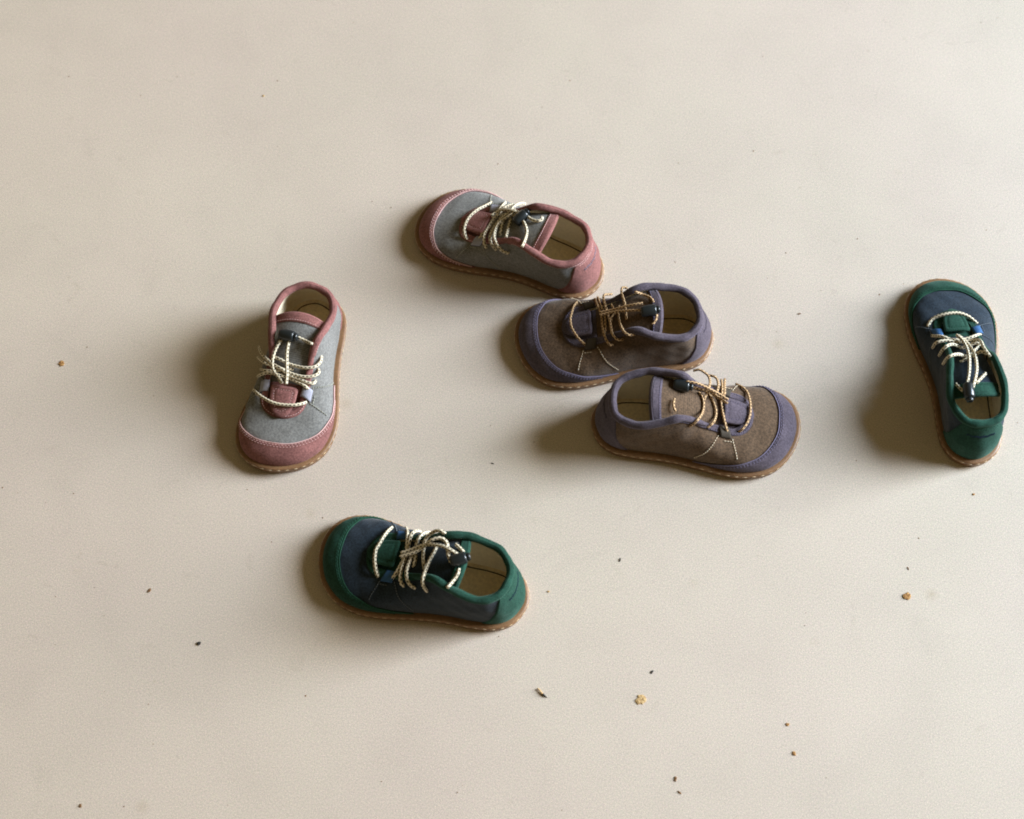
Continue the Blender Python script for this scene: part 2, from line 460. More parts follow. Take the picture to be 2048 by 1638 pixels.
def make_shoe(name, label, pal, foot, loc, ang, seed, laces, lock, group='small lace-up shoes scattered on the floor'):
    """foot: +1 left foot (lateral = +y), -1 right foot"""
    root = bpy.data.objects.new(name, None); C.objects.link(root)
    root.empty_display_size = 0.02
    root['label'] = label; root['category'] = 'shoe'; root['group'] = group
    P = PAL[pal]; mr = foot
    # ---- sole
    nu = 220
    us = np.linspace(0, U, nu, endpoint=False)
    prof = [(6.0, 0.0), (1.2, 0.0), (0.2, 0.6), (0.0, 2.2), (0.15, 4.4), (-0.4, 4.9), (-0.6, 5.8), (-0.4, 6.9), (0.3, 7.5), (1.8, 7.7), (7.0, 7.6)]
    V = []
    for ins, z in prof:
        p, n = outline_in(us, ins)
        spring = 5.0 * np.clip((p[:, 0] - 128) / 30, 0, 1) ** 2 * 0.35
        V.append(np.concatenate([p, (z + spring * (z > -1))[:, None]], 1))
    V = np.stack(V, 1)
    F = grid_faces(nu, len(prof), True)
    VV = V.reshape(-1, 3)
    F.append(tuple(i * len(prof) for i in reversed(range(nu))))
    F.append(tuple(i * len(prof) + len(prof) - 1 for i in range(nu)))
    sole = link('sole', VV, F, M['rubber'], root, None, True, mr)
    # welt stitching on the sole's top rim
    p, n = outline_in(np.linspace(0, U, 500), -0.66)
    spring = 5.0 * np.clip((p[:, 0] - 128) / 30, 0, 1) ** 2 * 0.35
    st = stitches(np.concatenate([p, (6.5 + spring)[:, None]], 1), '', None, None, mr, 6.5, 3.5, 0.33)
    st.link('sole_stitching', M['sole_thread'], sole, mr)
    # ---- upper cloth and lining
    nt = 26
    us = np.linspace(0, U, 240, endpoint=False)
    ts = np.linspace(0, 1, nt)
    uu, tt = np.meshgrid(us, ts, indexing='ij')
    up = link('upper', surf(uu, tt, np.zeros(uu.shape), seed).reshape(-1, 3), grid_faces(240, nt, True), P['canvas'], root, surf_uv(uu, tt).reshape(-1, 2), True, mr)
    link('lining', surf(uu, tt, np.full(uu.shape, -2.0), seed).reshape(-1, 3), grid_faces(240, nt, True), M['lining'], root, surf_uv(uu, tt).reshape(-1, 2), True, mr)
    # ---- insole
    V = []
    for ins, z in ((5.2, 9.4), (7.0, 8.9), (12.0, 8.6)):
        p, n = outline_in(us, ins); V.append(np.concatenate([p, np.full((len(p), 1), z)], 1))
    V = np.stack(V, 1)
    F = grid_faces(240, 3, True) + [tuple(i * 3 + 2 for i in range(240))]
    ins = link('insole', V.reshape(-1, 3), F, M['insole'], root, None, True, mr)
    p, n = outline_in(us, 9.0)
    V, F, UV = tube(np.concatenate([p, np.full((len(p), 1), 8.95)], 1), 0.45, 6, closed=True)
    link('insole_gap_line', V, F, M['gap_dark'], ins, UV, True, mr)  # dark ring drawn in for the dark gap between insole and lining
    # ---- toe cap
    cap = keyed(CAPT, 0.0)
    ul, um = 6.45, -5.15
    cp = patch('toe_cap', um, ul, const(0.0), lambda u: np.maximum(cap(u), 0.004), 150, 9, 1.4, P['suede'], root, mr, seed)
    B = Bag()
    for dt in (0.025, 0.055):
        u = np.linspace(um + 0.7, ul - 0.9, 300)
        t = np.maximum(cap(u) - dt, 0.01)
        s_ = stitches(surf(u, t, np.full(u.shape, 1.52), seed), '', None, None, mr, 2.3, 1.4, 0.30)
        B.add(np.concatenate(s_.v), s_.f)
    B.link('toe_stitching', P['thread'], cp, mr)
    u = np.linspace(um + 0.15, ul - 0.15, 200)
    V, F, UV = tube(surf(u, np.maximum(cap(u), 0.004), np.full(u.shape, 0.9), seed), 0.42, 6)
    link('cap_edge', V, F, P['thread'], cp, None, True, mr)
    # ---- heel counter, edge slanting forward toward the sole
    nv = 12
    r = np.linspace(0, 1, nv)
    edge = 9.25 + 1.55 * r ** 0.8
    q = np.linspace(-1, 1, 60)
    uu2 = 12 + (12 - edge)[None, :] * q[:, None]
    tt2 = np.broadcast_to(r[None, :], uu2.shape)
    off = np.where(np.abs(q) > 0.985, -0.3, 1.0)[:, None] * np.ones_like(uu2)
    hc = link('heel_counter', surf(uu2, tt2, off, seed).reshape(-1, 3), grid_faces(60, nv), P['suede'], root, surf_uv(uu2, tt2).reshape(-1, 2), True, mr)
    # embroidered zigzag mark across the heel
    u = np.linspace(11.2, 12.8, 30) + 0.012 * np.sin(np.arange(30) * 5.1 + seed)
    t = 0.71 + 0.028 * np.where(np.arange(30) % 2 == 0, 1, -1) * (0.7 + 0.3 * np.sin(np.arange(30) * 2.3 + seed))
    V, F, UV = tube(surf(u, t, np.full(u.shape, 1.1), seed), 0.30, 5)
    link('heel_embroidery', V, F, P['logo'], hc, None, True, mr)
    # ---- throat trim and collar band (suede), then rolled binding
    tw = keyed(TRIMT)
    tr = patch('throat_trim', -6.6, 6.6, lambda u: 1 - tw(u) * np.clip((6.8 - np.abs(u)) / 1.2, 0.35, 1), const(1.0), 120, 4, 0.8, P['suede'], root, mr, seed)
    u = np.linspace(-5.0, 5.0, 200)
    s_ = stitches(surf(u, 1 - tw(u) + 0.028, np.full(u.shape, 0.95), seed), '', None, None, mr, 2.2, 1.3, 0.30)
    s_.link('trim_stitching', P['thread'], tr, mr)
    cb = patch('collar_band', 6.2, U - 6.2, lambda u: 0.90 + 0 * u, const(1.0), 160, 4, 0.9, P['suede'], root, mr, seed)
    B = Bag()
    u = np.linspace(6.4, U - 6.4, 400)
    for k, (t0, w) in enumerate(((0.915, 1.0), (0.865, 0))):
        if w == 0: u = np.linspace(10.9, 13.1, 90)
        s_ = stitches(surf(u, np.full(u.shape, t0), np.full(u.shape, 1.05), seed), '', None, None, mr, 2.2, 1.3, 0.30)
        B.add(np.concatenate(s_.v), s_.f)
    B.link('collar_stitching', P['thread'], cb, mr)
    u = np.linspace(0, U, 300, endpoint=False)
    rad = catmull(TUBR, u) * 1.02
    w1 = np.sin(u * 2 * math.pi / U * 17 + seed * 3) + 0.7 * np.sin(u * 2 * math.pi / U * 29 + seed * 5)
    rad = rad * (1 + 0.045 * w1)
    pts = catmull(TOP, u) + np.stack([0.28 * np.sin(u * 2 * math.pi / U * 11 + seed), 0.28 * np.sin(u * 2 * math.pi / U * 13 + seed * 2), 0.35 * np.sin(u * 2 * math.pi / U * 9 + seed * 4)], 1)
    V, F, UV = tube(pts, rad, 12, closed=True)
    link('collar_binding', V, F, P['suede'], root, UV, True, mr)
    # ---- tongue, solid
    na, nb = 48, 17
    a, b = np.meshgrid(np.linspace(0, 8, na), np.linspace(-1, 1, nb), indexing='ij')
    def tongue_mesh(a, b, o1, o2):
        top = tongue_pt(a, b, o1); bot = tongue_pt(a, b, o2)
        n_, m_ = a.shape
        V = np.concatenate([top.reshape(-1, 3), bot.reshape(-1, 3)])
        F = [tuple(reversed(f)) for f in grid_faces(n_, m_)] + grid_faces(n_, m_, base=n_ * m_)
        k = n_ * m_
        rim = [i * m_ for i in range(n_)] + [(n_ - 1) * m_ + j for j in range(1, m_)] + [i * m_ + m_ - 1 for i in range(n_ - 2, -1, -1)] + [j for j in range(m_ - 2, 0, -1)]
        for i in range(len(rim)):
            p_, q_ = rim[i], rim[(i + 1) % len(rim)]
            F.append((p_, q_, q_ + k, p_ + k))
        uv = np.stack([a * 9, b * 16], -1).reshape(-1, 2)
        return V, F, np.concatenate([uv, uv])
    V, F, UV = tongue_mesh(a, b, 0.0, -2.2)
    tg = link('tongue', V, F, P['canvas'], root, UV, True, mr)
    a2, b2 = np.meshgrid(np.linspace(6.75, 8.0, 8), np.linspace(-1, 1, nb), indexing='ij')
    V, F, UV = tongue_mesh(a2, b2 * 1.01, 0.9, -2.9)
    link('tongue_top_band', V, F, P['suede'], tg, UV, True, mr)
    V, F, UV = tube(tongue_pt(np.full(40, 8.0), np.linspace(-1, 1, 40), -1.0) + np.array([-0.6, 0, 0]), 1.9, 8)
    link('tongue_edge', V, F, P['suede'], tg, UV, True, mr)
    s_ = stitches(tongue_pt(np.full(60, 6.95), np.linspace(-.95, .95, 60), 1.05), '', None, None, mr, 2.2, 1.3, 0.3)
    s_.link('tongue_stitching', P['thread'], tg, mr)
    # suede patch on the tongue under the pull tab
    a2, b2 = np.meshgrid(np.linspace(0.2, 2.9, 12), np.linspace(-.98, .98, 11), indexing='ij')
    V, F, UV = tongue_mesh(a2, b2, 0.5, -0.5)
    link('tongue_base', V, F, P['suede'], tg, UV, True, mr)
    # ---- pull tab: D-shaped suede pad, straight edge toward the heel
    def tab_outline(k=1.0):
        pts = [(-9.5, -9.2), (-9.7, 0), (-9.5, 9.2), (-5.0, 9.8), (1, 9.2), (7.0, 7.2), (11.0, 3.9), (12.4, 0), (11.0, -3.9), (7.0, -7.2), (1, -9.2), (-5.5, -9.9)]
        pts = np.array(pts) * k
        return catmull(pts, np.linspace(0, len(pts), 72, endpoint=False))
    tx, ty, tz, tilt = lock.get('tab', (107.0, -3.2, 31.2, 0.36))
    def tabz(x, y): return tz - x * tilt - 0.010 * y * y
    rings = [(1.0, -1.3), (1.03, -0.6), (1.03, 0.5), (0.98, 1.1), (0.80, 1.3), (0.74, 1.0), (0.68, 0.95), (0.62, 1.3), (0.45, 1.45), (0.25, 1.5), (0.05, 1.5)]
    V = []
    for k, z in rings:
        o = tab_outline(k)
        V.append(np.stack([tx + o[:, 0], ty + o[:, 1], tabz(o[:, 0], o[:, 1]) + z], 1))
    V = np.stack(V, 1)
    nr = len(rings)
    F = grid_faces(72, nr, True)
    if np.cross(V[1, 3] - V[0, 3], V[0, 4] - V[0, 3])[2] < 0: F = [tuple(reversed(f)) for f in F]
    F += [tuple(i * nr for i in range(72)), tuple(i * nr + nr - 1 for i in reversed(range(72)))]
    pt = link('pull_tab', V.reshape(-1, 3), F, P['suede'], root, None, True, mr)
    o = tab_outline(0.71); o = np.vstack([o, o[:1]])
    s_ = stitches(np.stack([tx + o[:, 0], ty + o[:, 1], tabz(o[:, 0], o[:, 1]) + 1.25], 1), '', None, None, mr, 1.9, 1.2, 0.26)
    s_.link('tab_stitching', P['thread'], pt, mr)
    # ---- webbing loops either side of the throat base
    for sgn in (1, -1):
        uc = 4.0 * sgn
        q = np.linspace(-0.38, 0.38, 7); w = np.linspace(0, 1, 9)
        tt3 = (0.80 + 0.24 * w)[None, :]
        uu3 = uc + q[:, None] + 0 * tt3
        lift = 1.4 + 1.3 * np.sin(w * math.pi)[None, :] + 0 * uu3
        top = surf(uu3, np.clip(tt3 + 0 * uu3, 0, 1), lift, seed)
        over = np.clip(tt3 - 1, 0, 1) * 40
        top[..., 1] -= sgn * (over + 0 * uu3)
        bot = top - np.array([0, 0, 1.1])
        n_, m_ = uu3.shape
        VV = np.concatenate([top.reshape(-1, 3), bot.reshape(-1, 3)])
        F = grid_faces(n_, m_) + [tuple(reversed(f)) for f in grid_faces(n_, m_, base=n_ * m_)]
        k = n_ * m_
        rim = [i * m_ for i in range(n_)] + [(n_ - 1) * m_ + j for j in range(1, m_)] + [i * m_ + m_ - 1 for i in range(n_ - 2, -1, -1)] + [j for j in range(m_ - 2, 0, -1)]
        F += [(rim[i], rim[i] + k, rim[(i + 1) % len(rim)] + k, rim[(i + 1) % len(rim)]) for i in range(len(rim))]
        link('webbing_loop', VV, F, P['webbing'], root, None, True, mr)
        # seam threads running from the loop down to the sole
        B = Bag()
        for (ua, ta, ub, tb) in ((3.55, 0.80, 4.15, 0.33 if sgn > 0 else 0.2), (4.45, 0.82, 6.3, 0.10), (3.72, 0.74, 4.2, 0.73)):
            u = np.linspace(ua, ub, 40) * sgn; t = np.linspace(ta, tb, 40)
            s_ = stitches(surf(u, t, np.full(40, 0.5), seed), '', None, None, mr, 1.9, 1.7, 0.42)
            B.add(np.concatenate(s_.v), s_.f)
        B.link('seam_stitching', P['seam'], up, mr)
    # ---- lace and cord lock
    if laces:
        B = Bag()
        for ctrl in laces:
            pts = resample(smooth_line(ctrl, 10), 1.0)
            V, F, UV = tube(pts, 0.98 if pal == 'purple' else 1.28, 8)
            UV = UV + np.array([random.random() * 9, 0])
            B.add(V, F, UV)
        B.link('lace', P['cord'], root, 1)
    cord_lock(root, *lock['lock'])
    root.location = (loc[0] / 1000, loc[1] / 1000, 0)
    root.rotation_euler = (0, 0, R(ang))
    return root

def cord_lock(root, pos, yaw, tilt):
    """black barrel stopper with a plunger; pos in the shoe's real (unmirrored) mm"""
    def lathe(prof, seg=20):
        th = np.linspace(0, 2 * math.pi, seg, endpoint=False)
        V = np.stack([np.stack([np.full(seg, x), r * np.cos(th), r * np.sin(th)], 1) for x, r in prof], 0)
        n = len(prof)
        F = []
        for i in range(n - 1):
            for j in range(seg):
                k = (j + 1) % seg
                F.append((i * seg + j, i * seg + k, (i + 1) * seg + k, (i + 1) * seg + j))
        F.append(tuple(reversed(range(seg)))); F.append(tuple((n - 1) * seg + j for j in range(seg)))
        V = V.reshape(-1, 3)
        cy, sy, ct, s_t = math.cos(yaw), math.sin(yaw), math.cos(tilt), math.sin(tilt)
        x = V[:, 0] * ct - V[:, 2] * s_t; z = V[:, 0] * s_t + V[:, 2] * ct
        return np.stack([x * cy - V[:, 1] * sy, x * sy + V[:, 1] * cy, z], 1) + np.array(pos), F
    V, F = lathe([(-6.0, 3.2), (-5.6, 4.0), (-4.0, 4.3), (0, 4.5), (4.5, 4.4), (5.4, 4.1), (5.8, 3.4)])
    cl = link('cord_lock', V, F, M['black'], root)
    V, F = lathe([(5.6, 2.9), (7.8, 2.9), (8.4, 2.5), (8.6, 1.5)])
    link('plunger', V, F, M['black'], cl)

# ------------------------------------------------------------------ floor
def build_floor():
    me = bpy.data.meshes.new('floor')
    s = 3.0
    me.from_pydata([(-s, -s, 0), (s, -s, 0), (s, s, 0), (-s, s, 0)], [], [(0, 1, 2, 3)])
    me.materials.append(M['floor'])
    o = bpy.data.objects.new('floor', me); C.objects.link(o)
    o['kind'] = 'structure'
build_floor()

# ------------------------------------------------------------------ small debris lying on the floor
def flake_mat(name, a, b_):
    m, nt, b = newmat(name)
    f = noi(nt, coord(nt), 900, 3, 0.7)
    nt.links.new(ramp(nt, f, [(0.35, a), (0.65, b_)]), b.inputs['Base Color'])
    b.inputs['Roughness'].default_value = 0.85
    return m
M['rust'] = flake_mat('rust_flake', (0.16, 0.055, 0.012), (0.50, 0.28, 0.09))
M['tan'] = flake_mat('tan_flake', (0.30, 0.17, 0.06), (0.60, 0.42, 0.20))
M['dark'] = flake_mat('dark_crumb', (0.010, 0.010, 0.009), (0.05, 0.04, 0.03))
M['umber'] = flake_mat('umber_crumb', (0.10, 0.045, 0.012), (0.22, 0.11, 0.04))
def chip(name, label, cat, group, x, y, sx, sy, rot, h, mat, seed):
    rnd = random.Random(seed)
    n = 15
    rr = [1 + rnd.uniform(-0.28, 0.24) for _ in range(n)]
    V = []
    for k, z in ((1.0, 0.05), (0.97, h * 0.7), (0.55, h), (0.12, h * 0.85)):
        for i in range(n):
            a = 2 * math.pi * i / n
            px, py = sx / 2 * rr[i] * k * math.cos(a), sy / 2 * rr[i] * k * math.sin(a)
            V.append((px * math.cos(rot) - py * math.sin(rot), px * math.sin(rot) + py * math.cos(rot), z + (rnd.uniform(-.12, .2) * h if k < 1 else 0)))
    F = [(a * n + i, a * n + (i + 1) % n, (a + 1) * n + (i + 1) % n, (a + 1) * n + i) for a in range(3) for i in range(n)]
    F += [tuple(reversed(range(n))), tuple(3 * n + i for i in range(n))]
    o = link(name, V, F, mat, None, None, False)
    o.location = (x / 1000, y / 1000, 0)
    o['label'] = label; o['category'] = cat; o['group'] = group
    return o
DEBRIS = [
 ('paint_flake', 'rust-brown flake by itself near the left edge, level with the pink shoe', 'flake', 'crumbs and flakes on the floor', -348.7, 39.5, 4.6, 4.6, 0.3, 0.8, M['rust'], 3),
 ('paint_flake', 'irregular rust-brown flake below the far right green shoe', 'flake', 'crumbs and flakes on the floor', 290.3, -151.7, 6.0, 6.6, 0.5, 0.9, M['rust'], 4),
 ('paint_flake', 'round tan flake with brown mottling, largest of those near the bottom', 'flake', 'crumbs and flakes on the floor', 92.5, -230.9, 7.4, 7.0, 0.0, 0.7, M['tan'], 5),
 ('paint_flake', 'small brown flake, upper of two to the right of the round tan flake', 'flake', 'crumbs and flakes on the floor', 196.6, -249.0, 2.6, 2.4, 0.0, 0.6, M['rust'], 6),
 ('paint_flake', 'brown flake, lower of two to the right of the round tan flake', 'flake', 'crumbs and flakes on the floor', 200.0, -270.3, 2.8, 3.7, 0.2, 0.7, M['rust'], 7),
 ('paint_flake', 'narrow upright brown flake close to the bottom edge, above a bent sliver', 'flake', 'crumbs and flakes on the floor', 115.3, -288.7, 1.9, 4.2, -0.15, 0.6, M['umber'], 8),
 ('crumb', 'tiny bent brown sliver just below the narrow upright flake', 'crumb', 'crumbs and flakes on the floor', 117.8, -298.4, 3.2, 1.4, -0.6, 0.5, M['umber'], 9),
 ('crumb', 'slanted brown crumb left of the near green shoe', 'crumb', 'crumbs and flakes on the floor', -266.4, -147.4, 1.9, 3.4, -0.6, 0.6, M['umber'], 10),
 ('crumb', 'upright dark brown crumb in the bottom left corner', 'crumb', 'crumbs and flakes on the floor', -302.6, -308.0, 1.8, 3.0, 0.1, 0.6, M['umber'], 11),
 ('crumb', 'round black crumb below and left of the near green shoe', 'crumb', 'crumbs and flakes on the floor', -227.3, -188.3, 2.8, 3.0, 0.1, 1.2, M['dark'], 12),
 ('crumb', 'small dark curved crumb above the round tan flake', 'crumb', 'crumbs and flakes on the floor', 101.0, -209.9, 1.7, 3.2, -0.5, 0.6, M['dark'], 13),
 ('crumb', "thin dark crumb to the right of the near green shoe's heel", 'crumb', 'crumbs and flakes on the floor', 79.9, -123.4, 1.3, 3.0, -0.2, 0.6, M['dark'], 14),
 ('crumb', 'short grey hair-like crumb in the open floor between the shoes', 'crumb', 'crumbs and flakes on the floor', -14.7, -45.3, 2.4, 1.0, -0.3, 0.4, M['dark'], 15),
 ('crumb', 'slim reddish crumb just above the irregular rust-brown flake', 'crumb', 'crumbs and flakes on the floor', 292.5, -130.1, 1.0, 2.8, 0.3, 0.4, M['umber'], 16),
 ('crumb', 'orange speck right below the heel of the far green shoe', 'crumb', 'crumbs and flakes on the floor', 346.6, -70.7, 2.2, 1.6, 0.1, 0.5, M['rust'], 17),
 ('crumb', "pale tan speck touching distance from the near green shoe's heel", 'crumb', 'crumbs and flakes on the floor', 26.8, -148.2, 1.8, 1.6, 0.1, 0.5, M['tan'], 18),
 ('crumb', 'lone tan speck high on the empty floor above the pink shoes', 'crumb', 'crumbs and flakes on the floor', -205.3, 286.9, 1.9, 2.0, 0.1, 0.5, M['tan'], 19),
 ('crumb', 'faint grey speck between the purple shoes and the far green shoe', 'crumb', 'crumbs and flakes on the floor', 224.8, 82.9, 2.6, 1.2, 0.2, 0.4, M['umber'], 20),
]
for d in DEBRIS: chip(*d)
def husk():
    pts = smooth_line([(-4, 2.6, .5), (-3.4, 3.4, .9), (-2.2, 2.4, 1.0), (-.8, .4, .9), (.6, -1.2, .6)], 6)
    V, F, UV = tube(pts, np.linspace(0.35, 0.75, len(pts)), 7)
    h = link('seed_husk', V, F, M['tan'])
    h['label'] = 'tiny seed husk with a pale stem and dark tip, left of the round tan flake'; h['category'] = 'husk'; h['group'] = 'crumbs and flakes on the floor'
    V, F, UV = tube(smooth_line([(.3, -.8, .7), (1.6, -2.0, .7), (3.4, -3.2, .3)], 5), np.linspace(1.0, 0.15, 11), 7)
    link('husk_tip', V, F, M['dark'], h)
    h.location = (0.0219, -0.2260, 0)
husk()
def grit():
    """scattered dust specks nobody could count"""
    rnd = random.Random(11)
    V, F = [], []
    for i in range(420):
        x, y = rnd.uniform(-520, 520), rnd.uniform(-420, 560)
        r0 = 0.18 + 0.42 * rnd.random() ** 3
        b = len(V); n = 5
        el = rnd.uniform(0.5, 1.6); a0 = rnd.uniform(0, 6.3)
        for k, z in ((1, 0.02), (0.4, r0 * 0.6)):
            for j in range(n):
                a = 2 * math.pi * j / n
                px, py = r0 * k * el * math.cos(a), r0 * k * math.sin(a)
                V.append((x + px * math.cos(a0) - py * math.sin(a0), y + px * math.sin(a0) + py * math.cos(a0), z))
        F += [(b + j, b + (j + 1) % n, b + n + (j + 1) % n, b + n + j) for j in range(n)] + [tuple(b + n + j for j in range(n))]
    o = link('grit', V, F, M['umber'], None, None, False)
    o['kind'] = 'stuff'; o['label'] = 'tiny dust specks strewn thinly over the pale floor'
grit()

# ------------------------------------------------------------------ the six shoes
def default_laces(foot):
    L = []
    f = foot
    def q(x, y, z): return (x, y * f, z)
    L.append([q(107, 16, 40), q(114, 10, 42.5), q(119, -2, 42), q(114, -14, 42.5), q(106, -20, 40)])
    for x, z in ((98, 46), (88, 50), (79, 54)):
        L.append([q(x, 21, z - 6), q(x + 2, 14, z), q(x + 1, -3, z + 1.5), q(x - 1, -18, z), q(x - 3, -24, z - 6)])
    L.append([q(102, -2, 44), q(88, 0, 54), q(74, 1, 59), q(60, 2, 59)])
    L.append([q(102, -5, 44), q(88, -6, 54), q(74, -5, 59), q(60, -3, 59)])
    return L
LOCK = {'A': {'lock': ((63.9, -6.9, 55.4), 1.48, 0.15)}, 'B': {'lock': ((71.7, -4.1, 49.1), -1.95, 0.2)}, 'C': {'lock': ((54.0, 2.3, 59.1), -3.08, 0.1)}, 'D': {'lock': ((63.9, 11.9, 51.1), -0.11, 0.1)}, 'E': {'lock': ((36.9, 9.4, 55.3), 3.1, 0.0)}, 'F': {'lock': ((50.3, -0.3, 60.2), -2.62, 0.15)}}
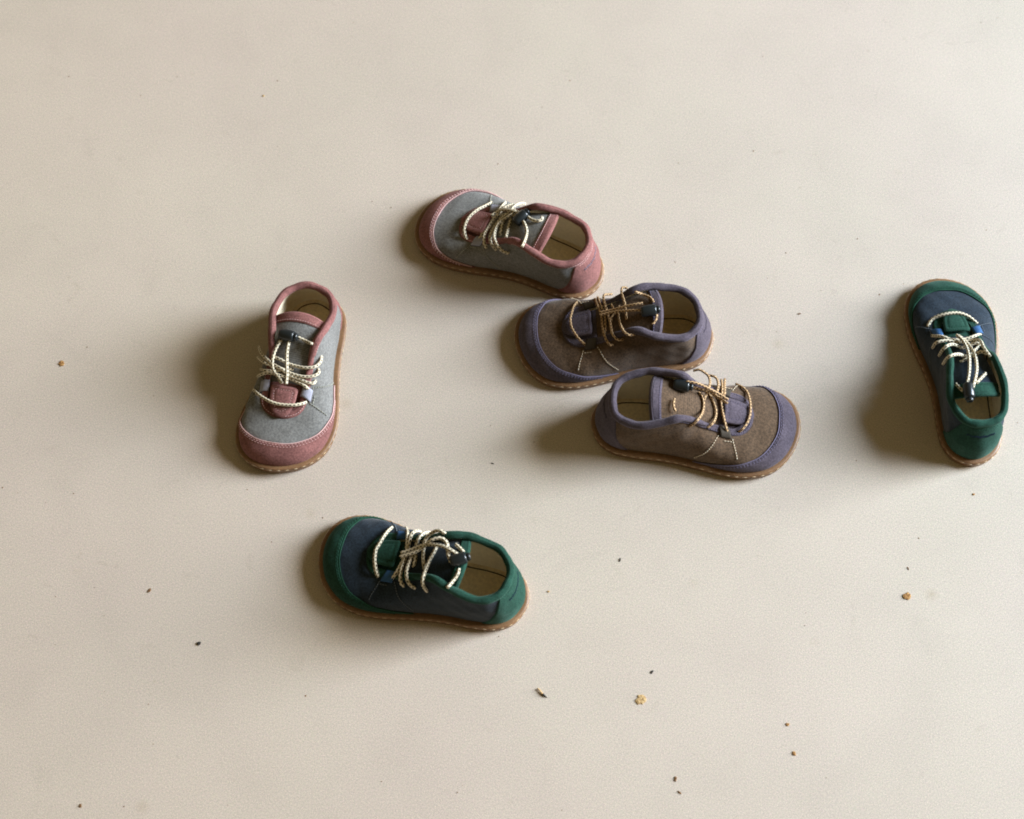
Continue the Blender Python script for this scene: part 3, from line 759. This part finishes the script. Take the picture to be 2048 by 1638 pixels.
LACES = {
 'A': [
  [[99.8,-27.4,24.9],[104.3,-22.9,28.9],[108.0,-16.9,30.9],[110.8,-11.1,32.7],[111.7,-5.0,32.8],[111.3,1.4,32.8],[110.0,7.5,32.5],[106.8,12.5,30.6],[104.0,14.1,27.8]],
  [[69.6,19.4,40.3],[75.6,19.9,42.2],[81.0,16.8,44.0],[83.1,9.9,44.1],[82.3,3.2,42.8],[81.3,-3.0,42.8],[79.8,-9.1,44.2],[78.9,-14.6,46.0]],
  [[78.5,18.5,36.5],[82.5,20.1,38.4],[86.5,17.7,39.9],[88.8,10.8,40.1],[88.4,3.3,39.8],[86.8,-3.4,40.4],[85.5,-10.9,43.2],[82.2,-18.0,43.6],[75.6,-25.3,41.1],[67.8,-29.6,35.5]],
  [[87.5,18.3,33.1],[91.9,17.6,37.3],[92.2,12.4,38.2],[90.3,5.5,38.4],[89.2,-1.0,39.3],[85.3,-10.1,41.5],[84.7,-16.6,42.3],[82.4,-22.7,41.0],[75.1,-29.1,32.2]],
  [[95.3,14.4,31.7],[94.8,12.3,36.7],[92.3,4.9,36.7],[90.7,-0.9,36.9],[89.7,-9.5,38.2],[90.1,-17.7,38.9],[91.4,-22.6,36.7],[89.1,-26.7,27.0]],
  [[84.1,-25.0,30.5],[88.2,-20.2,38.3],[88.4,-16.4,39.6],[86.9,-10.7,39.6],[84.8,-2.6,40.2],[84.0,1.3,40.3]],
  [[96.5,-5.2,37.9],[92.3,-8.7,39.3],[88.9,-13.0,44.2],[85.1,-14.0,49.6],[76.6,-13.6,51.5],[65.9,-10.7,53.1]],
  [[97.3,-1.6,39.8],[91.1,-2.0,43.6],[82.5,-3.6,48.6],[75.6,-4.6,51.6],[70.1,-4.7,53.6],[67.1,-4.1,54.0]],
  [[63.0,-0.2,53.9],[63.4,1.7,53.8],[63.7,3.5,53.6],[64.4,6.6,53.0],[65.8,9.6,53.9],[68.2,13.1,56.8]],
 ],
 'B': [
  [[104.3,-20.6,25.7],[107.0,-14.4,28.0],[110.0,-7.9,30.7],[112.1,-2.4,31.6],[113.4,2.2,31.6],[113.7,7.1,31.5],[112.8,12.9,31.2],[111.1,16.2,29.3],[108.0,18.8,26.4]],
  [[94.0,-24.4,27.0],[92.7,-14.9,36.1],[93.4,-9.8,36.7],[93.2,-5.7,35.7],[93.7,-2.9,33.6],[94.1,2.6,33.6],[95.6,8.6,33.5],[96.9,14.3,33.8],[97.9,18.6,30.8]],
  [[86.9,-22.7,30.5],[88.0,-15.8,38.0],[89.9,-10.6,40.0],[91.7,-5.2,39.6],[93.8,-2.2,36.2],[94.8,3.0,34.3],[94.9,8.3,34.9],[94.5,14.2,36.9],[93.1,18.7,37.3],[91.1,22.1,36.6],[89.0,23.1,33.5]],
  [[79.0,-28.7,28.3],[81.2,-25.0,33.2],[81.8,-16.9,42.0],[82.8,-11.7,44.0],[84.0,-6.8,43.9],[86.9,-3.9,41.2],[89.3,0.2,37.6],[90.0,7.0,37.9],[89.4,12.9,39.8],[87.8,18.3,40.4],[85.2,21.3,39.5],[80.4,22.8,35.3]],
  [[79.5,-10.8,46.0],[79.9,-7.0,46.4],[82.6,-3.7,44.5],[86.3,-0.6,40.7],[87.9,4.1,40.1],[86.9,11.4,42.3],[84.7,17.7,44.6],[81.2,21.9,44.7],[77.5,24.3,43.5],[73.3,24.6,40.9],[69.3,23.3,39.0]],
  [[81.9,-9.5,37.6],[80.0,-3.7,42.3],[79.1,0.3,43.1],[78.5,3.5,43.4],[77.4,8.7,44.2],[75.7,15.5,46.7]],
  [[85.0,-8.1,36.2],[85.4,-3.0,38.7],[85.1,1.2,39.4],[84.2,4.7,39.8],[83.0,8.9,40.0],[82.3,11.1,38.3]],
  [[96.2,-2.0,39.3],[93.1,-6.3,40.0],[89.6,-8.1,43.4],[83.1,-8.6,47.0],[78.4,-8.3,48.4],[74.5,-8.1,48.5]],
  [[95.7,-2.7,34.8],[92.2,-5.0,35.9],[88.9,-7.2,37.2],[85.8,-8.5,38.5],[80.9,-7.3,43.4],[76.8,-6.6,44.8]],
  [[66.9,-6.9,50.3],[63.6,-4.7,52.4],[59.3,-3.5,54.5],[56.2,-4.1,55.4],[54.7,-6.2,55.4],[55.7,-8.7,54.5]],
  [[68.1,-1.1,51.0],[65.1,2.1,52.5],[62.1,6.2,53.5],[60.5,10.1,53.5],[58.4,18.6,58.6],[58.0,24.6,59.2]],
 ],
 'C': [
  [[106.3,-25.3,25.1],[109.2,-20.9,27.5],[111.2,-14.2,30.7],[112.9,-7.6,32.1],[112.6,-1.1,32.2],[110.5,4.5,32.3],[107.1,10.0,31.9],[101.8,14.2,28.9]],
  [[92.5,-25.5,28.9],[91.8,-15.9,38.1],[90.0,-10.5,37.9],[88.9,-4.8,37.2],[88.8,2.5,38.1],[88.2,10.3,39.8],[86.5,16.2,39.7],[84.2,19.3,38.4],[81.7,17.9,35.9]],
  [[90.2,-27.0,28.4],[89.0,-14.2,39.4],[87.2,-10.1,38.3],[86.3,-3.9,38.6],[86.6,2.9,38.6],[87.0,7.1,35.1]],
  [[79.0,-27.1,32.3],[82.5,-26.1,33.9],[85.8,-23.4,38.3],[86.7,-18.6,41.4],[86.1,-14.7,41.6],[85.2,-9.7,41.5],[84.3,-5.3,41.1],[83.1,0.8,42.1],[82.8,8.2,44.1],[82.2,13.0,44.6],[79.8,17.2,44.6],[76.8,17.7,42.6],[73.8,16.5,41.3]],
  [[68.3,-23.0,48.8],[72.0,-22.7,50.6],[73.2,-18.7,51.3],[72.1,-12.7,51.2],[71.0,-9.0,48.6],[70.9,-2.7,48.4],[70.5,2.7,46.5]],
  [[81.1,-12.7,42.5],[79.2,-7.9,44.4],[76.6,-4.6,45.2],[76.0,2.0,45.5],[75.4,10.6,50.7],[73.0,16.2,51.8],[69.9,18.4,51.9],[65.2,17.2,50.3]],
  [[74.7,-11.2,42.9],[76.9,-7.1,44.3],[79.1,-4.4,43.7],[80.9,-3.0,42.8],[82.0,-0.9,41.7],[82.1,0.9,39.6]],
  [[90.5,-6.7,42.4],[81.9,-6.2,46.2],[75.9,-5.8,49.9],[69.8,-5.6,53.2],[63.8,-5.3,55.9],[58.0,-5.5,56.8]],
  [[90.7,-4.2,42.8],[82.4,-4.2,46.4],[76.3,-3.2,49.9],[71.4,-1.6,53.2],[64.0,0.3,56.9],[56.6,1.5,57.9]],
  [[49.8,-5.6,57.6],[50.5,-7.9,57.2],[51.8,-10.2,56.3],[53.6,-11.9,55.2],[57.5,-14.7,53.5],[63.2,-14.7,58.0]],
  [[49.7,2.5,58.2],[48.6,4.4,58.2],[48.3,6.7,58.1],[48.9,8.8,57.6],[50.2,10.7,56.7],[51.9,12.0,55.8]],
 ],
 'D': [
  [[106.1,31.4,21.0],[110.8,26.9,25.2],[114.0,23.4,25.6],[115.8,17.0,27.6],[116.5,8.9,30.4],[116.3,2.3,30.7],[114.5,-4.6,30.7],[111.3,-9.4,29.6],[109.0,-10.7,26.5]],
  [[73.1,34.1,32.8],[77.2,34.5,34.5],[81.1,32.6,34.5],[84.3,29.8,34.5],[85.4,23.2,38.4],[84.5,16.4,42.5],[82.8,10.9,42.2],[81.1,6.0,41.4]],
  [[85.5,33.4,28.3],[88.9,31.9,30.0],[91.3,29.5,30.1],[91.8,21.6,35.6],[90.7,15.2,38.0],[88.6,12.8,35.6]],
  [[94.6,30.7,27.3],[94.8,21.6,34.4],[94.7,15.0,35.5],[94.4,9.7,34.1],[95.6,1.9,34.5],[96.8,-5.1,36.1],[98.6,-11.8,35.3],[100.4,-13.2,29.6]],
  [[97.1,31.7,27.4],[96.9,26.7,29.3],[96.8,20.8,32.6],[96.8,16.5,34.3],[95.7,13.3,33.8],[93.6,11.3,32.4]],
  [[77.0,12.2,42.0],[79.4,9.5,41.9],[81.0,4.1,41.7],[80.8,-2.2,41.8],[78.9,-9.7,47.3],[75.6,-15.2,48.8],[71.9,-16.5,43.0]],
  [[84.6,14.5,36.8],[86.3,12.0,36.9],[88.7,7.1,36.9],[90.5,1.9,36.5],[90.7,-3.5,36.2],[88.7,-10.9,40.0],[84.8,-14.5,37.9]],
  [[67.1,13.5,55.3],[73.3,13.3,54.8],[78.9,13.2,51.5],[85.4,12.5,47.1],[92.3,11.8,41.8],[99.2,9.0,39.0]],
  [[67.3,10.6,49.9],[73.8,12.2,48.5],[80.0,11.9,47.5],[85.7,11.8,43.4],[91.9,11.1,37.9],[98.8,5.7,39.6]],
  [[59.1,-0.4,53.8],[58.5,-2.8,53.8],[58.4,-5.2,53.7],[58.8,-7.2,53.3],[59.6,-8.7,52.6],[60.7,-9.5,52.0]],
 ],
 'E': [
  [[106.8,24.8,25.0],[112.1,20.0,27.3],[113.5,10.8,31.0],[114.0,-0.1,31.0],[111.7,-8.8,29.1],[106.7,-16.3,26.0]],
  [[97.5,23.1,27.7],[91.9,17.7,36.7],[88.6,9.8,36.9],[88.5,0.1,37.0],[90.7,-8.8,37.1],[95.3,-15.9,30.8]],
  [[86.6,24.7,29.6],[85.8,23.6,39.5],[86.5,15.2,40.4],[84.8,4.5,39.4],[84.8,-4.7,41.5],[81.4,-9.1,47.6],[71.9,-9.1,54.3],[64.1,-13.0,54.3]],
  [[76.9,22.1,35.2],[77.5,20.1,46.7],[80.6,12.9,45.3],[79.1,3.9,41.8],[81.7,-5.0,42.2],[80.7,-11.0,43.3]],
  [[67.4,21.5,39.9],[64.9,21.1,56.5],[67.7,12.8,54.4],[69.8,4.3,46.2],[69.9,-2.1,46.2],[70.1,-7.3,51.6],[66.9,-12.7,53.1]],
  [[65.4,9.2,45.6],[67.0,5.3,47.1],[70.4,0.5,46.4],[74.6,-3.9,44.6],[78.7,-8.3,42.6],[80.7,-11.0,43.3]],
  [[90.6,6.4,40.1],[81.6,3.2,45.5],[68.8,2.9,51.2],[56.5,5.2,54.3],[46.7,8.1,54.8],[38.9,12.1,54.8]],
  [[89.5,5.1,41.0],[80.4,0.1,45.2],[68.6,-1.9,50.9],[56.1,-0.5,54.5],[47.1,2.4,55.6],[39.3,5.9,55.6]],
  [[43.6,2.1,54.0],[45.1,0.3,53.9],[46.7,-1.6,53.7],[48.9,-4.1,53.2],[50.5,-5.9,52.6],[52.1,-7.7,51.9]],
  [[38.9,13.0,51.8],[40.2,13.9,51.7],[41.6,14.8,51.3],[43.5,15.8,50.8],[44.7,16.5,50.4],[45.9,17.2,50.0]],
 ],
 'F': [
  [[107.8,-25.4,24.6],[109.4,-20.5,28.0],[110.8,-13.6,31.4],[112.1,-7.1,31.9],[113.0,-3.4,31.9],[112.2,2.3,31.9],[110.8,7.0,31.7],[108.8,11.6,29.8],[106.6,14.3,26.4]],
  [[100.7,-34.3,6.8],[94.1,-20.2,35.1],[92.9,-14.9,36.3],[91.5,-8.9,36.2],[90.2,-3.8,36.2],[90.2,0.4,36.2],[90.5,4.7,37.2],[90.3,9.4,38.5],[89.6,14.7,38.6],[87.8,18.5,36.8],[85.9,18.8,33.4]],
  [[86.6,-26.2,27.4],[88.1,-24.0,33.3],[90.1,-20.4,37.2],[90.8,-16.1,37.8],[90.5,-12.1,37.4],[90.5,-7.6,36.0],[91.0,-0.8,35.7],[92.2,5.9,36.0],[93.6,12.2,35.9],[96.7,16.4,29.6]],
  [[79.5,-24.9,33.9],[82.1,-20.7,40.5],[83.7,-15.7,43.2],[84.3,-11.9,42.8],[84.5,-8.1,40.7],[85.6,-2.0,39.3],[86.1,3.1,40.2],[86.0,8.8,41.8],[85.1,13.2,42.0],[83.2,17.2,41.7],[80.4,19.2,39.1],[77.2,19.5,36.7]],
  [[65.0,-18.2,56.0],[68.0,-19.1,57.0],[72.0,-19.2,54.8],[75.6,-17.4,51.2],[77.8,-15.0,48.6],[78.7,-11.1,47.1],[78.0,-7.0,45.3],[76.6,-0.6,45.5],[75.2,3.2,45.5],[73.9,6.5,43.9]],
  [[69.4,-10.4,48.7],[70.0,-5.6,48.7],[71.2,0.1,48.7],[71.8,6.4,49.3],[71.9,12.4,51.9],[71.7,17.3,51.9],[70.6,20.4,47.8],[68.3,20.4,38.7]],
  [[83.9,-5.7,38.5],[83.1,-3.0,40.7],[82.7,-1.0,40.9],[82.3,1.7,40.9],[82.3,3.7,40.8],[82.5,5.0,38.8]],
  [[93.2,0.9,41.0],[88.4,-1.3,43.0],[83.9,-3.7,44.5],[79.7,-7.2,45.9],[76.2,-9.8,50.9],[73.7,-11.1,55.4],[69.5,-13.3,56.9],[65.8,-13.8,57.0],[62.0,-11.4,57.0],[59.9,-6.7,57.6],[58.4,-2.6,58.3],[55.0,2.3,58.4]],
  [[93.5,-2.1,40.7],[87.5,-5.1,43.0],[82.2,-7.8,45.9],[76.6,-9.5,49.5],[70.5,-9.4,53.5],[63.9,-8.3,57.2],[57.7,-5.9,59.9],[51.5,-3.6,60.4]],
  [[55.8,-13.0,54.7],[54.3,-11.8,55.4],[52.8,-10.7,56.3],[51.0,-9.3,57.2],[49.8,-8.3,57.7],[48.8,-7.4,58.0]],
  [[48.7,5.6,58.3],[48.3,7.3,58.2],[48.6,9.9,57.7],[49.7,12.8,56.5],[51.1,16.8,57.1],[52.6,21.1,58.4]],
 ],
}
SHOES = [
 ('A', 'pink suede and grey canvas shoe with toe toward the viewer, alone beside its shadow', 'pink', 1, (-150.5, 96, -100.4), 1.0),
 ('B', 'pink suede and grey canvas shoe lying furthest back, its heel against the purple shoe', 'pink', -1, (70.0, 108.3, 155.9), 2.3),
 ('C', 'purple and brown canvas shoe with toe pointing left, touching the heel of the pink shoe', 'purple', 1, (155.8, 59.5, -177.3), 3.1),
 ('D', 'purple and brown canvas shoe with toe pointing right, lavender pull tab catching the light', 'purple', -1, (60.5, -12.3, -4.3), 4.4),
 ('E', 'green suede and navy canvas shoe standing apart at the bright side, toe pointing away', 'green', -1, (348.5, -48.5, 93.6), 5.2),
 ('F', 'green suede and navy canvas shoe nearest the viewer, toe pointing left', 'green', 1, (11.5, -160.0, 165.4), 6.6),
]
for key, label, pal, foot, (lx, ly, ang), seed in SHOES:
    random.seed(int(seed * 10)); TSHIFT = {'E': 9.0, 'D': 3.0, 'F': -1.0}.get(key, 0.5); SIZE = {'A': 0.98, 'B': 0.992, 'C': 0.982, 'D': 1.012, 'E': 1.015, 'F': 1.015}[key]; WIDE = {'E': 0.92, 'A': 1.02, 'C': 1.03}.get(key, 1.0)
    lk = LOCK.get(key, {}); lk.setdefault('lock', ((55, -3 * foot, 64), 0.0, 0.1))
    sh = make_shoe('shoe', label, pal, foot, (lx, ly), ang, seed, LACES.get(key) or default_laces(foot), lk)
    sh.scale = (SIZE, SIZE * WIDE, SIZE)
